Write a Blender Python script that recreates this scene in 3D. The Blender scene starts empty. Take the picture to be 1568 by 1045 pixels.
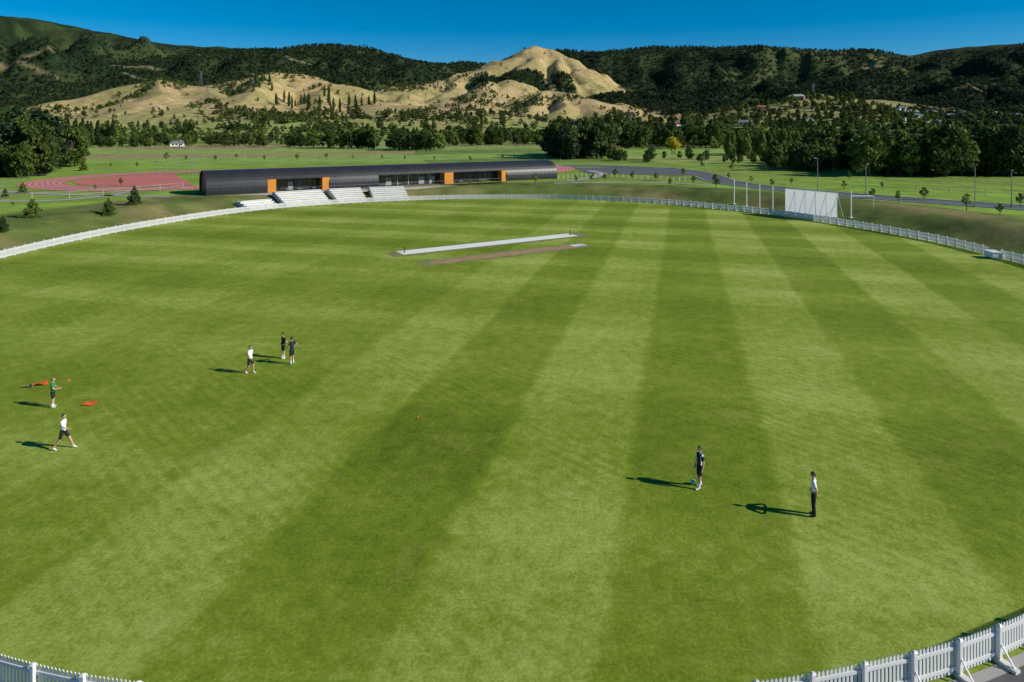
import bpy, math, random
import numpy as np
from mathutils import Vector, Matrix
random.seed(7); rng=np.random.default_rng(7)
scene=bpy.context.scene
COL=scene.collection

# ---------------------------------------------------------------- materials
def newmat(name):
    m=bpy.data.materials.new(name); m.use_nodes=True
    nt=m.node_tree; b=nt.nodes['Principled BSDF']; return m,nt,b
def mat(name,col,rough=.7,var=.15,scale=3.0,metal=0.0,bump=0.0,bscale=None,rand=0.0,spec=.5,trans=0.0):
    m,nt,b=newmat(name); N=nt.nodes; L=nt.links
    b.inputs['Roughness'].default_value=rough; b.inputs['Metallic'].default_value=metal
    b.inputs['Specular IOR Level'].default_value=spec
    tc=N.new('ShaderNodeTexCoord'); no=N.new('ShaderNodeTexNoise'); no.inputs['Scale'].default_value=scale; no.inputs['Detail'].default_value=5
    L.new(tc.outputs['Object'],no.inputs['Vector'])
    mr=N.new('ShaderNodeMapRange'); mr.inputs[1].default_value=.25; mr.inputs[2].default_value=.75; mr.inputs[3].default_value=1-var; mr.inputs[4].default_value=1+var
    L.new(no.outputs['Fac'],mr.inputs[0])
    vm=N.new('ShaderNodeVectorMath'); vm.operation='SCALE'; vm.inputs[0].default_value=col
    L.new(mr.outputs[0],vm.inputs['Scale']); L.new(vm.outputs[0],b.inputs['Base Color'])
    if bump>0:
        bp=N.new('ShaderNodeBump'); bp.inputs['Strength'].default_value=bump; n2=N.new('ShaderNodeTexNoise'); n2.inputs['Scale'].default_value=bscale or scale*4
        L.new(tc.outputs['Object'],n2.inputs['Vector']); L.new(n2.outputs['Fac'],bp.inputs['Height']); L.new(bp.outputs[0],b.inputs['Normal'])
    if trans>0:
        tr=N.new('ShaderNodeBsdfTranslucent'); tr.inputs[0].default_value=(*[min(1,c_*1.15) for c_ in col],1); ms=N.new('ShaderNodeMixShader'); ms.inputs[0].default_value=trans
        L.new(b.outputs[0],ms.inputs[1]); L.new(tr.outputs[0],ms.inputs[2]); L.new(ms.outputs[0],N['Material Output'].inputs[0])
    return m
def leafmat(name,c1,c2,trans=.25,rand=.3):
    m,nt,b=newmat(name); N=nt.nodes; L=nt.links
    oi=N.new('ShaderNodeObjectInfo'); ge=N.new('ShaderNodeTexCoord'); no=N.new('ShaderNodeTexNoise'); no.inputs['Scale'].default_value=.9
    L.new(ge.outputs['Object'],no.inputs['Vector'])
    ad=N.new('ShaderNodeMath'); ad.operation='ADD'; L.new(oi.outputs['Random'],ad.inputs[0]); L.new(no.outputs['Fac'],ad.inputs[1])
    mr=N.new('ShaderNodeMapRange'); mr.inputs[1].default_value=.3; mr.inputs[2].default_value=1.6
    L.new(ad.outputs[0],mr.inputs[0])
    mx=N.new('ShaderNodeMix'); mx.data_type='RGBA'; mx.inputs[6].default_value=(*c1,1); mx.inputs[7].default_value=(*c2,1)
    L.new(mr.outputs[0],mx.inputs[0]); L.new(mx.outputs[2],b.inputs['Base Color'])
    b.inputs['Roughness'].default_value=.65; b.inputs['Specular IOR Level'].default_value=.25
    tr=N.new('ShaderNodeBsdfTranslucent'); L.new(mx.outputs[2],tr.inputs['Color'])
    ms=N.new('ShaderNodeMixShader'); ms.inputs[0].default_value=trans
    L.new(b.outputs[0],ms.inputs[1]); L.new(tr.outputs[0],ms.inputs[2]); L.new(ms.outputs[0],N['Material Output'].inputs[0])
    return m
M_white=mat('white_paint',(.8,.8,.79),.45,.06,2)
M_screen=mat('sight_screen_white',(.88,.88,.87),.6,.03,2,trans=.62)
M_fence=mat('fence_white',(.80,.80,.80),.5,.06,1,trans=.2)
M_conc=mat('concrete_light',(.62,.61,.57),.8,.12,.6,bump=.1)
M_conc2=mat('concrete_grey',(.34,.33,.31),.85,.15,.8)
M_asph=mat('asphalt',(.10,.10,.105),.9,.25,.7,bump=.1,bscale=30)
M_path=mat('footpath_concrete',(.33,.32,.29),.85,.12,.5)
M_track=mat('track_red',(.50,.15,.12),.85,.12,.15)
M_shell=mat('roof_shell_dark_metal',(.032,.033,.037),.46,.2,.3,metal=.2)
M_orange=mat('orange_panel',(.62,.24,.02),.6,.08,1)
M_glass=mat('window_glass',(.02,.03,.035),.08,.1,.4,spec=.8)
M_dark=mat('dark_steel',(.03,.03,.03),.5)
M_steel=mat('galvanised_steel',(.3,.31,.32),.45,metal=.5)
M_bark=mat('bark',(.09,.065,.045),.9,.3,6)
M_clay=mat('clay_strip',(.33,.22,.11),.95,.2,.8,bump=.2)
M_strip=mat('artificial_pitch_white',(.78,.80,.73),.8,.06,1)
M_worn=mat('worn_grass',(.19,.20,.055),.95,.3,.6)
M_redpl=mat('orange_plastic',(.80,.13,.02),.6)
M_leafA=leafmat('leaves_dark',(.024,.050,.009),(.095,.135,.028))
M_leafB=leafmat('leaves_mid',(.06,.10,.015),(.16,.22,.04))
M_leafC=leafmat('leaves_light',(.14,.20,.035),(.26,.34,.08))
M_conif=leafmat('needles_dark',(.009,.026,.012),(.026,.058,.019),.1)  # bluish green: distance haze is put into the needle colour
M_yell=leafmat('leaves_yellow',(.5,.40,.02),(.6,.48,.04))

# ---------------------------------------------------------------- mesh builder
class MB:
    def __init__(s): s.v=[];s.f=[];s.m=[]
    def box(s,c,h,ax=None,mi=0,top=1.0):
        c=Vector(c); ax=ax or (Vector((1,0,0)),Vector((0,1,0)),Vector((0,0,1)))
        b=len(s.v)
        for k in (-1,1):
            t=top if k==1 else 1.0
            for i,j in ((-1,-1),(1,-1),(1,1),(-1,1)):
                s.v.append(tuple(c+ax[0]*(i*h[0]*t)+ax[1]*(j*h[1]*t)+ax[2]*(k*h[2])))
        for q in ((0,3,2,1),(4,5,6,7),(0,1,5,4),(1,2,6,5),(2,3,7,6),(3,0,4,7)):
            s.f.append(tuple(b+x for x in q)); s.m.append(mi)
    def tube(s,p,q,r1,r2,n=8,mi=0,cap=True):
        p=Vector(p);q=Vector(q);d=(q-p).normalized(); a=d.orthogonal().normalized(); bb=d.cross(a); b=len(s.v)
        for c,r in ((p,r1),(q,r2)):
            for i in range(n):
                t=2*math.pi*i/n; s.v.append(tuple(c+a*(r*math.cos(t))+bb*(r*math.sin(t))))
        for i in range(n):
            j=(i+1)%n; s.f.append((b+i,b+j,b+n+j,b+n+i)); s.m.append(mi)
        if cap: s.f.append(tuple(b+n+i for i in range(n))); s.m.append(mi); s.f.append(tuple(b+n-1-i for i in range(n))); s.m.append(mi)
    def poly(s,pts,mi=0):
        b=len(s.v); s.v+= [tuple(p) for p in pts]; s.f.append(tuple(range(b,b+len(pts)))); s.m.append(mi)
    def obj(s,name,mats,parent=None,link=True,smooth=False,loc=None):
        me=bpy.data.meshes.new(name); me.from_pydata(s.v,[],s.f)
        for m in mats: me.materials.append(m)
        me.polygons.foreach_set('material_index',s.m)
        if smooth: me.polygons.foreach_set('use_smooth',[True]*len(s.f))
        me.update(); o=bpy.data.objects.new(name,me)
        if link: COL.objects.link(o)
        if parent: o.parent=parent
        if loc is not None: o.location=loc
        return o
def empty(name,loc=(0,0,0)):
    o=bpy.data.objects.new(name,None); COL.objects.link(o); o.location=loc; o.empty_display_size=.5; return o

# ---------------------------------------------------------------- oval boundary (metres)
BP=[(0,17.1),(4.7,17.6),(9.6,18.5),(15.4,20.4),(28,26.5),(42,38),(52,53),(57,68),(57.6,81),(56.2,95),(47.3,118),(38,129.5),(28.6,138.4),(14,144.8),(2.2,147),(-11,146),(-21.9,143),(-34.7,137),(-48.2,124.6),(-57.3,102.5),(-60,79),(-57,60),(-50,44),(-38,31),(-26,23),(-14.2,18.8),(-7.8,17.6)]
def catmull(P,closed=True,n=14):
    out=[];N=len(P); rngN=N if closed else N-1
    for i in range(rngN):
        g=lambda k:Vector(P[k%N] if closed else P[min(max(k,0),N-1)])
        p0,p1,p2,p3=g(i-1),g(i),g(i+1),g(i+2)
        for j in range(n):
            t=j/n; out.append(.5*((2*p1)+(p2-p0)*t+(2*p0-5*p1+4*p2-p3)*t*t+(3*p1-p0-3*p2+p3)*t**3))
    if not closed: out.append(Vector(P[-1]))
    return out
BND=[Vector((p[0],p[1])) for p in catmull(BP)]
BNP=np.array([(p.x,p.y) for p in BND])
def resample(P,step,closed=True):
    Q=P+[P[0]] if closed else P; out=[];acc=0;nxt=0
    for a,b in zip(Q[:-1],Q[1:]):
        l=(b-a).length
        while nxt<=acc+l and l>0:
            out.append((a+(b-a)*((nxt-acc)/l),(b-a).normalized(),nxt)); nxt+=step
        acc+=l
    return out
def bnd_dist(x,y):
    x=np.asarray(x,float);y=np.asarray(y,float)
    d=np.full(x.shape,1e9); ins=np.zeros(x.shape,bool)
    P=BNP;n=len(P)
    for i in range(n):
        ax,ay=P[i];bx,by=P[(i+1)%n];ex,ey=bx-ax,by-ay
        t=np.clip(((x-ax)*ex+(y-ay)*ey)/(ex*ex+ey*ey),0,1)
        d=np.minimum(d,np.hypot(x-ax-t*ex,y-ay-t*ey))
        c=((ay>y)!=(by>y)); 
        with np.errstate(divide='ignore',invalid='ignore'):
            xx=ax+(y-ay)/(by-ay if by!=ay else 1e-9)*ex
        ins^=(c&(x<xx))
    return np.where(ins,-d,d)

# ---------------------------------------------------------------- noise + terrain height
def vn(x,y,s=0):
    xi=np.floor(x);yi=np.floor(y);fx=x-xi;fy=y-yi
    fx=fx**3*(fx*(fx*6-15)+10);fy=fy**3*(fy*(fy*6-15)+10)
    def h(a,b):
        v=np.sin(a*127.1+b*311.7+s*74.7)*43758.5453; return v-np.floor(v)
    return (h(xi,yi)*(1-fx)+h(xi+1,yi)*fx)*(1-fy)+(h(xi,yi+1)*(1-fx)+h(xi+1,yi+1)*fx)*fy
def fbm(x,y,o=4,s=0):
    a=.5;r=0;t=0
    for i in range(o):
        r=r+a*vn(x,y,s+i);t+=a;a*=.5;x=x*2.03+7.1;y=y*2.03+3.3
    return r/t
def sst(a,b,x): t=np.clip((x-a)/(b-a),0,1); return t*t*(3-2*t)
F=1045.0
# ridge crests: (bearing number k, height angle number e, range) -> world metres
def R(*rows): return [((k-784)/F*D,D,15.5+(195-e)/F*D) for k,e,D in rows]
FAR=[R((-700,40,2500),(-300,15,2500),(0,23,2450),(60,33,2450),(120,43,2500),(200,59,2500),(260,66,2550),(340,72,2600),(400,80,2700)),
     R((300,105,2000),(345,92,2050),(385,77,2100),(420,74,2150),(470,71,2200),(520,71,2200),(560,78,2250),(600,87,2300),(650,97,2350),(740,98,2500)),
     R((835,78,2300),(870,78,2350),(920,80,2350),(960,76,2400),(1000,70,2400),(1060,74,2400),(1100,73,2400),(1150,72,2400),(1200,73,2400),(1250,75,2400),(1295,73,2400),(1340,80,2450),(1395,85,2450),(1440,76,2400),(1480,69,2350),(1530,66,2300),(1568,72,2300),(1700,60,2300),(2200,60,2300))]
SPUR=[R((0,24,2450),(90,75,1950),(60,128,1450)),R((200,60,2500),(270,95,1900)),R((-100,24,2450),(-20,80,1850),(-60,130,1400)),R((120,44,2500),(180,85,1950)),
      R((470,72,2200),(440,95,1800)),R((560,79,2250),(640,112,1800)),R((420,75,2150),(385,100,1750)),R((520,72,2200),(530,98,1800)),
      R((920,82,2350),(935,112,1850),(950,150,1400)),
      R((1000,72,2400),(985,110,1800),(1010,160,1250)),R((1150,74,2400),(1120,118,1750),(1100,168,1200)),
      R((1060,76,2400),(1050,105,2000)),R((1250,77,2400),(1210,112,1900),(1190,150,1400)),R((1200,75,2400),(1165,105,1950)),
      R((1400,87,2450),(1350,118,1800),(1330,160,1250)),R((1440,78,2400),(1420,110,1900)),R((1530,69,2300),(1480,115,1700),(1430,165,1200)),R((1700,63,2300),(1600,120,1600),(1560,165,1100))]
GOLD=[R((840,74,2000),(820,71,2000),(806,76,1970),(782,89,1900),(742,106,1750),(700,118,1600),(620,134,1400),(560,146,1250)),
      R((820,71,2000),(840,74,2000),(862,88,1950),(893,106,1850),(905,125,1700)),
      R((742,106,1750),(745,128,1450),(700,160,1100)),R((815,78,1970),(806,98,1780),(770,135,1400)),R((850,88,1930),(862,118,1650)),
      R((780,150,1250),(830,135,1300),(880,140,1250),(920,152,1150),(975,172,1000)),
      R((380,122,1300),(420,111,1300),(455,113,1300),(510,128,1250),(560,150,1150),(600,172,950)),
      R((430,111,1300),(370,140,1050),(330,170,850)),
      R((60,160,1100),(130,150,1100),(200,140,1150),(250,123,1200),(300,131,1150),(350,150,1000),(420,183,800)),
      R((620,160,1000),(690,166,950),(740,175,850)),
      R((1300,80,2380),(1345,98,2000)),R((1130,183,950),(1190,158,1100),(1255,143,1250),(1320,152,1250)),
      R((510,128,1250),(500,155,1000),(470,178,820)),R((250,123,1200),(190,160,950),(120,180,800)),R((830,135,1300),(800,165,1050)),R((880,140,1250),(880,168,1000)),
      R((620,134,1400),(600,158,1100)),R((700,118,1600),(668,140,1300))]
GW=[330,300,190,200,180,190,250,150,260,150,200,190,130,150,110,100,150,160]
PEAK={0,1,3,4}
def ridgeh(x,y,pts,w,mode,dm=None):
    best=np.zeros_like(x)
    for a,b in zip(pts[:-1],pts[1:]):
        ex,ey=b[0]-a[0],b[1]-a[1]
        t=np.clip(((x-a[0])*ex+(y-a[1])*ey)/(ex*ex+ey*ey),0,1)
        d0=np.hypot(x-a[0]-t*ex,y-a[1]-t*ey); d=d0/w; z=a[2]+(b[2]-a[2])*t
        if dm is not None: np.minimum(dm,d0,out=dm)
        if mode==1: v=z*(.5*np.clip(1-d*.75,0,1)+.5*np.exp(-1.5*d*d))
        elif mode==2: dd_=np.sqrt(d*d+.010)-.1; v=z*(.6*np.clip(1-dd_*.85,0,1)+.4*np.exp(-2.2*d*d))
        else: v=z*(.35*np.exp(-2*d*d)+.65*np.clip(1-d*.8,0,1)**1.3)
        best=np.maximum(best,v)
    return best
def hills(x,y):
    ax_=fbm(x/260,y/260,3,5)-.5; ay_=fbm(x/260,y/260,3,9)-.5
    wx=x+140*ax_; wy=y+140*ay_; px=x+75*ax_; py=y+75*ay_
    hf=np.zeros_like(x); dm=np.full(x.shape,1e6); dg=np.full(x.shape,1e6)
    for r in FAR: hf=np.maximum(hf,ridgeh(x,y,r,1050,0,dm))
    hf=hf*(1-.12*sst(100,400,dm))
    for r in SPUR: hf=np.maximum(hf,ridgeh(wx,wy,r,330,0))
    hg=np.zeros_like(x)
    for i,(r,w) in enumerate(zip(GOLD,GW)):
        if i in PEAK: hg=np.maximum(hg,ridgeh(px,py,r,w,2,dg))
        elif w<250: hg=np.maximum(hg,ridgeh(wx,wy,r,w,1,dg))
        else: hg=np.maximum(hg,ridgeh(x,y,r,w,1,dg))
    rn=1-np.abs(fbm(x/380+2,y/380,4,20)*2-1)*2
    rn2=1-np.abs(fbm(x/130+2,y/130,3,31)*2-1)*2
    rn3=1-np.abs(fbm(x/55,y/75,3,41)*2-1)*2
    pf=1-.9*np.exp(-(dm/220)**2); pg=1-.85*np.exp(-(dg/45)**2)
    hf=hf*(1+.40*(rn-.6)*pf)+np.minimum(hf,70)*.24*(rn2-.6)*pf
    hg=hg*(1+.10*(rn-.6)*pg)+np.minimum(hg,90)*(.18*(rn2-.6)+.10*(rn3-.6))*pg
    return hf,hg
def H(x,y,parts=False):
    x=np.atleast_1d(np.asarray(x,float));y=np.atleast_1d(np.asarray(y,float))
    near=(np.hypot(x,y-80)<150); bd=np.full(x.shape,300.)
    if near.any(): bd[near]=bnd_dist(x[near],y[near])
    ff=sst(34,66,y)
    z=ff*2*sst(1.2,12,bd)+ff*.5*sst(30,50,x)*sst(2,9,bd)*sst(22,14,bd)
    z=np.where(bd<.9,-.12,z+.0)
    z=z+1.2*sst(260,600,y)*(fbm(x/90,y/90,3,3)-.4)*2
    hf,hg=hills(x,y); m=sst(520,760,np.hypot(x,y))
    hh=np.maximum(hf,hg)*m
    z=z+np.maximum(hh-3*m,0)
    if parts: return z,bd,hf*m,hg*m
    return z
def hz(x,y): return float(H(x,y)[0])
FOR=[(57,1600,40),(10,1560,34),(118,1600,42),(-50,1500,28),(85,1540,36)]

# terrain sheet
ang=np.concatenate([np.linspace(-180,-50,40,endpoint=False),np.linspace(-50,50,900),np.linspace(50,180,41)[1:-1]])*math.pi/180
rad=np.concatenate([[0.5,8,14],np.geomspace(17,600,300,endpoint=False),np.geomspace(600,3000,380,endpoint=False),np.geomspace(3000,9000,30)])
A,Rr=np.meshgrid(ang,rad); TX=(np.sin(A)*Rr); TY=(np.cos(A)*Rr)
x=TX.ravel();y=TY.ravel()
z,bd,hf,hg=H(x,y,True)
def c(*a): return np.array(a,float)[None,:]
def mixc(a,b,t): return a*(1-t[:,None])+b*t[:,None]
n1=fbm(x/60,y/60,4,50); n2=fbm(x/14,y/14,3,60); n2b=fbm(x/4,y/4,3,64); n3=fbm(x/220,y/220,3,70)
k=x/np.maximum(y,1)*F+784
col=np.repeat(c(.125,.165,.038),len(x),0)
col=mixc(col,c(.24,.19,.085),sst(.42,.72,n2)*.7)
col=mixc(col,c(.07,.11,.025),sst(.55,.75,n2b)*.6)
lawn=sst(19,23,bd)*((y<420)); col=mixc(col,c(.22,.34,.05),lawn*(.55+.45*sst(.3,.55,n1)))
cx=np.floor((x*.94+y*.34)/85+.35*np.sin(y/130)); cy=np.floor((y*.94-x*.34)/55)
v=np.sin(cx*12.9898+cy*78.233)*43758.5453; v=v-np.floor(v)
fld=np.where((v<.5)[:,None],c(.24,.36,.08),np.where((v<.78)[:,None],c(.29,.33,.10),np.where((v<.88)[:,None],c(.14,.21,.05),c(.32,.26,.12))))
col=mixc(col,fld,sst(240,270,y)*.85)
golden=mixc(np.repeat(c(.43,.32,.15),len(x),0),c(.28,.26,.09),sst(.42,.62,n1)*.65)
golden=mixc(golden,c(.52,.41,.24),sst(.55,.8,n2)*.6)
golden=mixc(golden,c(.24,.28,.085),sst(42,12,z)*.75)
golden=mixc(golden,c(.19,.20,.07),sst(1000,1100,k)*.7)
g=sst(8,24,hg+16*(n1-.5)); col=mixc(col,golden,g)
fo=sst(-6,8,hf-hg+30*(n1-.5)-6)*sst(14,26,hf+16*(n3-.4))
for fx_,fy_,fr_ in FOR: fo=np.maximum(fo,sst(fr_*1.15,fr_*.85,np.hypot(x-fx_,(y-fy_)*.5)+90*(n1-.5)))
bare=sst(.62,.67,fbm(x/180,y/180,4,90))*np.where(k>1100,.55,np.where(k<330,.3,.1))
forestcol=mixc(np.repeat(c(.014,.03,.012),len(x),0),c(.040,.06,.02),sst(.4,.7,n1))
forestcol=mixc(forestcol,c(.10,.12,.04),bare)
col=mixc(col,forestcol,fo); forest=fo*(1-bare)
for y0,sl_,ph in ((1950,.22,0),(1780,.16,2),(1640,-.1,4)):
    ln=np.abs(y-(y0+sl_*(x+900)+40*np.sin(x/150+ph))); tr_=sst(6,3,ln)*fo*((x<-500)|(x>900)); col=mixc(col,c(.22,.18,.10),tr_*.8); forest=forest*(1-sst(11,6,ln)*((x<-500)|(x>900)))
nr,na=A.shape
idx=np.arange(nr*na).reshape(nr,na)
q=np.stack([idx[:-1,:],np.roll(idx,-1,1)[:-1,:],np.roll(idx,-1,1)[1:,:],idx[1:,:]],-1).reshape(-1,4)[:, ::-1]
me=bpy.data.meshes.new('ground_terrain'); me.vertices.add(len(x)); me.vertices.foreach_set('co',np.stack([x,y,z],1).ravel())
me.loops.add(q.size); me.loops.foreach_set('vertex_index',q.ravel().astype(np.int32)); me.polygons.add(len(q)); me.polygons.foreach_set('loop_start',np.arange(0,q.size,4,dtype=np.int32)); me.update(calc_edges=True)
me.polygons.foreach_set('use_smooth',np.ones(len(q),bool))
at=me.color_attributes.new('cover','FLOAT_COLOR','POINT'); at.data.foreach_set('color',np.concatenate([col,np.ones((len(x),1))],1).ravel().astype(np.float32))
m,nt,b=newmat('terrain_grass_and_forest'); N=nt.nodes;L=nt.links
va=N.new('ShaderNodeVertexColor'); va.layer_name='cover'
geo=N.new('ShaderNodeNewGeometry'); no=N.new('ShaderNodeTexNoise'); no.inputs['Scale'].default_value=.12; no.inputs['Detail'].default_value=10; no.inputs['Roughness'].default_value=.75
L.new(geo.outputs['Position'],no.inputs['Vector']); mr=N.new('ShaderNodeMapRange'); mr.inputs[1].default_value=.3;mr.inputs[2].default_value=.7;mr.inputs[3].default_value=.55;mr.inputs[4].default_value=1.4; L.new(no.outputs['Fac'],mr.inputs[0])
vm=N.new('ShaderNodeVectorMath');vm.operation='SCALE'; L.new(va.outputs[0],vm.inputs[0]);L.new(mr.outputs[0],vm.inputs['Scale']);L.new(vm.outputs[0],b.inputs['Base Color'])
b.inputs['Roughness'].default_value=.95; b.inputs['Specular IOR Level'].default_value=.1
bp=N.new('ShaderNodeBump');bp.inputs['Strength'].default_value=.5;bp.inputs['Distance'].default_value=.6;L.new(no.outputs['Fac'],bp.inputs['Height']);L.new(bp.outputs[0],b.inputs['Normal'])
me.materials.append(m); ter=bpy.data.objects.new('ground_terrain',me); COL.objects.link(ter)

# ---------------------------------------------------------------- cricket field
mb=MB(); mid=Vector((0,82))
outer=[p+(p-mid).normalized()*1.0 for p in BND]
rings=[0,.25,.5,.75,1.0]; n=len(outer)
for r in rings[1:]:
    for p in outer: qq=mid+(p-mid)*r; mb.v.append((qq.x,qq.y,0))
mb.v.append((mid.x,mid.y,0)); ctr=len(mb.v)-1
for i in range(n): mb.f.append((ctr,i,(i+1)%n)); mb.m.append(0)
for r in range(3):
    for i in range(n): a=r*n+i;b2=r*n+(i+1)%n; mb.f.append((a,a+n,b2+n,b2)); mb.m.append(0)
m,nt,b=newmat('mown_grass'); N=nt.nodes;L=nt.links
def mth(op,a,b_=None,c_=None):
    nd=N.new('ShaderNodeMath'); nd.operation=op
    for i,vv in enumerate((a,b_,c_)):
        if vv is None: continue
        if isinstance(vv,(int,float)): nd.inputs[i].default_value=vv
        else: L.new(vv,nd.inputs[i])
    return nd.outputs[0]
def mrange(a,i0,i1,o0,o1,smooth=False):
    nd=N.new('ShaderNodeMapRange'); 
    if smooth: nd.interpolation_type='SMOOTHSTEP'
    for i,vv in enumerate((i0,i1,o0,o1)): nd.inputs[i+1].default_value=vv
    L.new(a,nd.inputs[0]); return nd.outputs[0]
geo=N.new('ShaderNodeNewGeometry'); sep=N.new('ShaderNodeSeparateXYZ'); L.new(geo.outputs['Position'],sep.inputs[0]); X,Y=sep.outputs[0],sep.outputs[1]
def noise(sc,det=4,rough=.5,vec=None,dist=0):
    nn=N.new('ShaderNodeTexNoise'); nn.inputs['Scale'].default_value=sc; nn.inputs['Detail'].default_value=det; nn.inputs['Roughness'].default_value=rough; nn.inputs['Distortion'].default_value=dist
    L.new(vec or geo.outputs['Position'],nn.inputs['Vector']); return nn.outputs['Fac']
wob=mth('MULTIPLY',mth('SUBTRACT',noise(.35,3),.5),.8)
u=mth('ADD',mth('DIVIDE',mth('SUBTRACT',X,mth('MULTIPLY',Y,.25)),1.031),wob)
vv_=mth('ADD',mth('DIVIDE',mth('ADD',Y,mth('MULTIPLY',X,.25)),1.031),wob)
def stripe(t,off,per,sharp):
    s=mth('SINE',mth('MULTIPLY',mth('ADD',t,off),2*math.pi/per))
    s=mth('MULTIPLY',s,sharp); s=mth('MAXIMUM',mth('MINIMUM',s,1.0),-1.0); return s
s1=stripe(u,8.7,12.7,7); s2=stripe(vv_,-15,25.4,4); s3=stripe(vv_,1,12.7,4)
a1=mth('MULTIPLY',mrange(u,-30,-14,.35,1,True),mrange(noise(.035,3),.3,.7,.6,1.2))
fac=mth('ADD',mth('MULTIPLY',mth('MULTIPLY',s1,.115),a1),.53)
fac=mth('ADD',fac,mth('MULTIPLY',mth('MULTIPLY',s2,.065),mrange(noise(.03,3),.35,.65,.4,1.4)))
fac=mth('ADD',fac,mth('MULTIPLY',s3,mrange(Y,40,100,.03,.085,True)))
du=mth('DIVIDE',mth('ADD',u,12.0),3.8); dv=mth('DIVIDE',mth('SUBTRACT',vv_,28.5),7.0)
rr2=mth('MAXIMUM',mth('ABSOLUTE',du),mth('ABSOLUTE',dv)); fac=mth('SUBTRACT',fac,mrange(mth('ADD',rr2,mth('MULTIPLY',mth('SUBTRACT',noise(.5,5,.7),.5),1.2)),.75,1.25,.14,0))
# second darker square further right in the dark pass
du2=mth('DIVIDE',mth('SUBTRACT',u,1.0),3.4); dv2=mth('DIVIDE',mth('SUBTRACT',vv_,47),6.5)
rr3=mth('MAXIMUM',mth('ABSOLUTE',du2),mth('ABSOLUTE',dv2)); fac=mth('SUBTRACT',fac,mrange(mth('ADD',rr3,mth('MULTIPLY',mth('SUBTRACT',noise(.6,5,.7),.5),1.0)),.75,1.25,.07,0))
hatch=mth('SINE',mth('MULTIPLY',mth('ADD',mth('ADD',mth('MULTIPLY',X,.8),mth('MULTIPLY',Y,.75)),mth('MULTIPLY',noise(.8,3),.8)),9.0)); fac=mth('ADD',fac,mth('MULTIPLY',mth('MULTIPLY',hatch,.05),mrange(noise(.09,3),.42,.6,0,1)))
fac=mth('ADD',fac,mth('MULTIPLY',mth('SUBTRACT',noise(.10,6,.7),.5),.6))
fac=mth('ADD',fac,mth('MULTIPLY',mth('SUBTRACT',noise(1.1,8,.8),.5),1.1))
cmb=N.new('ShaderNodeCombineXYZ'); L.new(mth('MULTIPLY',u,3.2),cmb.inputs[0]); L.new(mth('MULTIPLY',vv_,.35),cmb.inputs[1]); fac=mth('ADD',fac,mth('MULTIPLY',mth('SUBTRACT',noise(1,5,.7,cmb.outputs[0]),.5),.25))
fac=mth('ADD',fac,mth('MULTIPLY',mth('SUBTRACT',noise(7,5,.85),.5),1.3))
cr=N.new('ShaderNodeValToRGB'); e=cr.color_ramp.elements; e[0].position=0;e[0].color=(.072,.118,.004,1);e[1].position=1;e[1].color=(.42,.50,.12,1)
el=e.new(.5);el.color=(.195,.268,.020,1)
L.new(fac,cr.inputs[0])
mx=N.new('ShaderNodeMix');mx.data_type='RGBA';mx.inputs[7].default_value=(.36,.33,.10,1);L.new(mrange(noise(.4,9,.8,dist=.6),.54,.74,0,.5),mx.inputs[0]);L.new(cr.outputs[0],mx.inputs[6])
L.new(mx.outputs[2],b.inputs['Base Color']); b.inputs['Roughness'].default_value=.85;b.inputs['Specular IOR Level'].default_value=.12
bp=N.new('ShaderNodeBump');bp.inputs['Strength'].default_value=.6;bp.inputs['Distance'].default_value=.06;L.new(noise(9,6,.85),bp.inputs['Height']);L.new(bp.outputs[0],b.inputs['Normal'])
mb.obj('cricket_field',[m])

# pitch strips
def strip(name,p,q,w,zz,mt,mi=0,irregular=0):
    p=Vector(p);q=Vector(q);d=(q-p).normalized();nn=Vector((-d.y,d.x)); k=40; mb=MB(); Lh=[];Rh=[]
    for i in range(k+1):
        a=p+(q-p)*i/k; en=1-.35*irregular*(abs(i-k/2)>k/2-2); j1=random.uniform(-irregular,irregular); j2=random.uniform(-irregular,irregular)
        Lh.append((*(a+nn*(w/2*en+j1)),zz)); Rh.append((*(a-nn*(w/2*en+j2)),zz))
    for i in range(k): mb.poly([Rh[i],Rh[i+1],Lh[i+1],Lh[i]])
    return mb.obj(name,[mt])
strip('cricket_pitch_artificial',(-13.8,83.9),(8.8,98.2),2.6,.014,M_strip)
strip('cricket_pitch_worn_border',(-15.0,82.8),(10.5,98.9),4.0,.004,M_worn,irregular=.3)
strip('cricket_pitch_clay',(-9.2,77.9),(7.6,88.6),2.2,.014,M_clay,irregular=.12)
strip('cricket_pitch_clay_border',(-10.4,77.1),(9.6,89.8),3.4,.008,M_worn,irregular=.3)
strip('crease_repair',(7.7,88.9),(9.5,90.0),1.5,.020,M_conc,irregular=.2)

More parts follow.
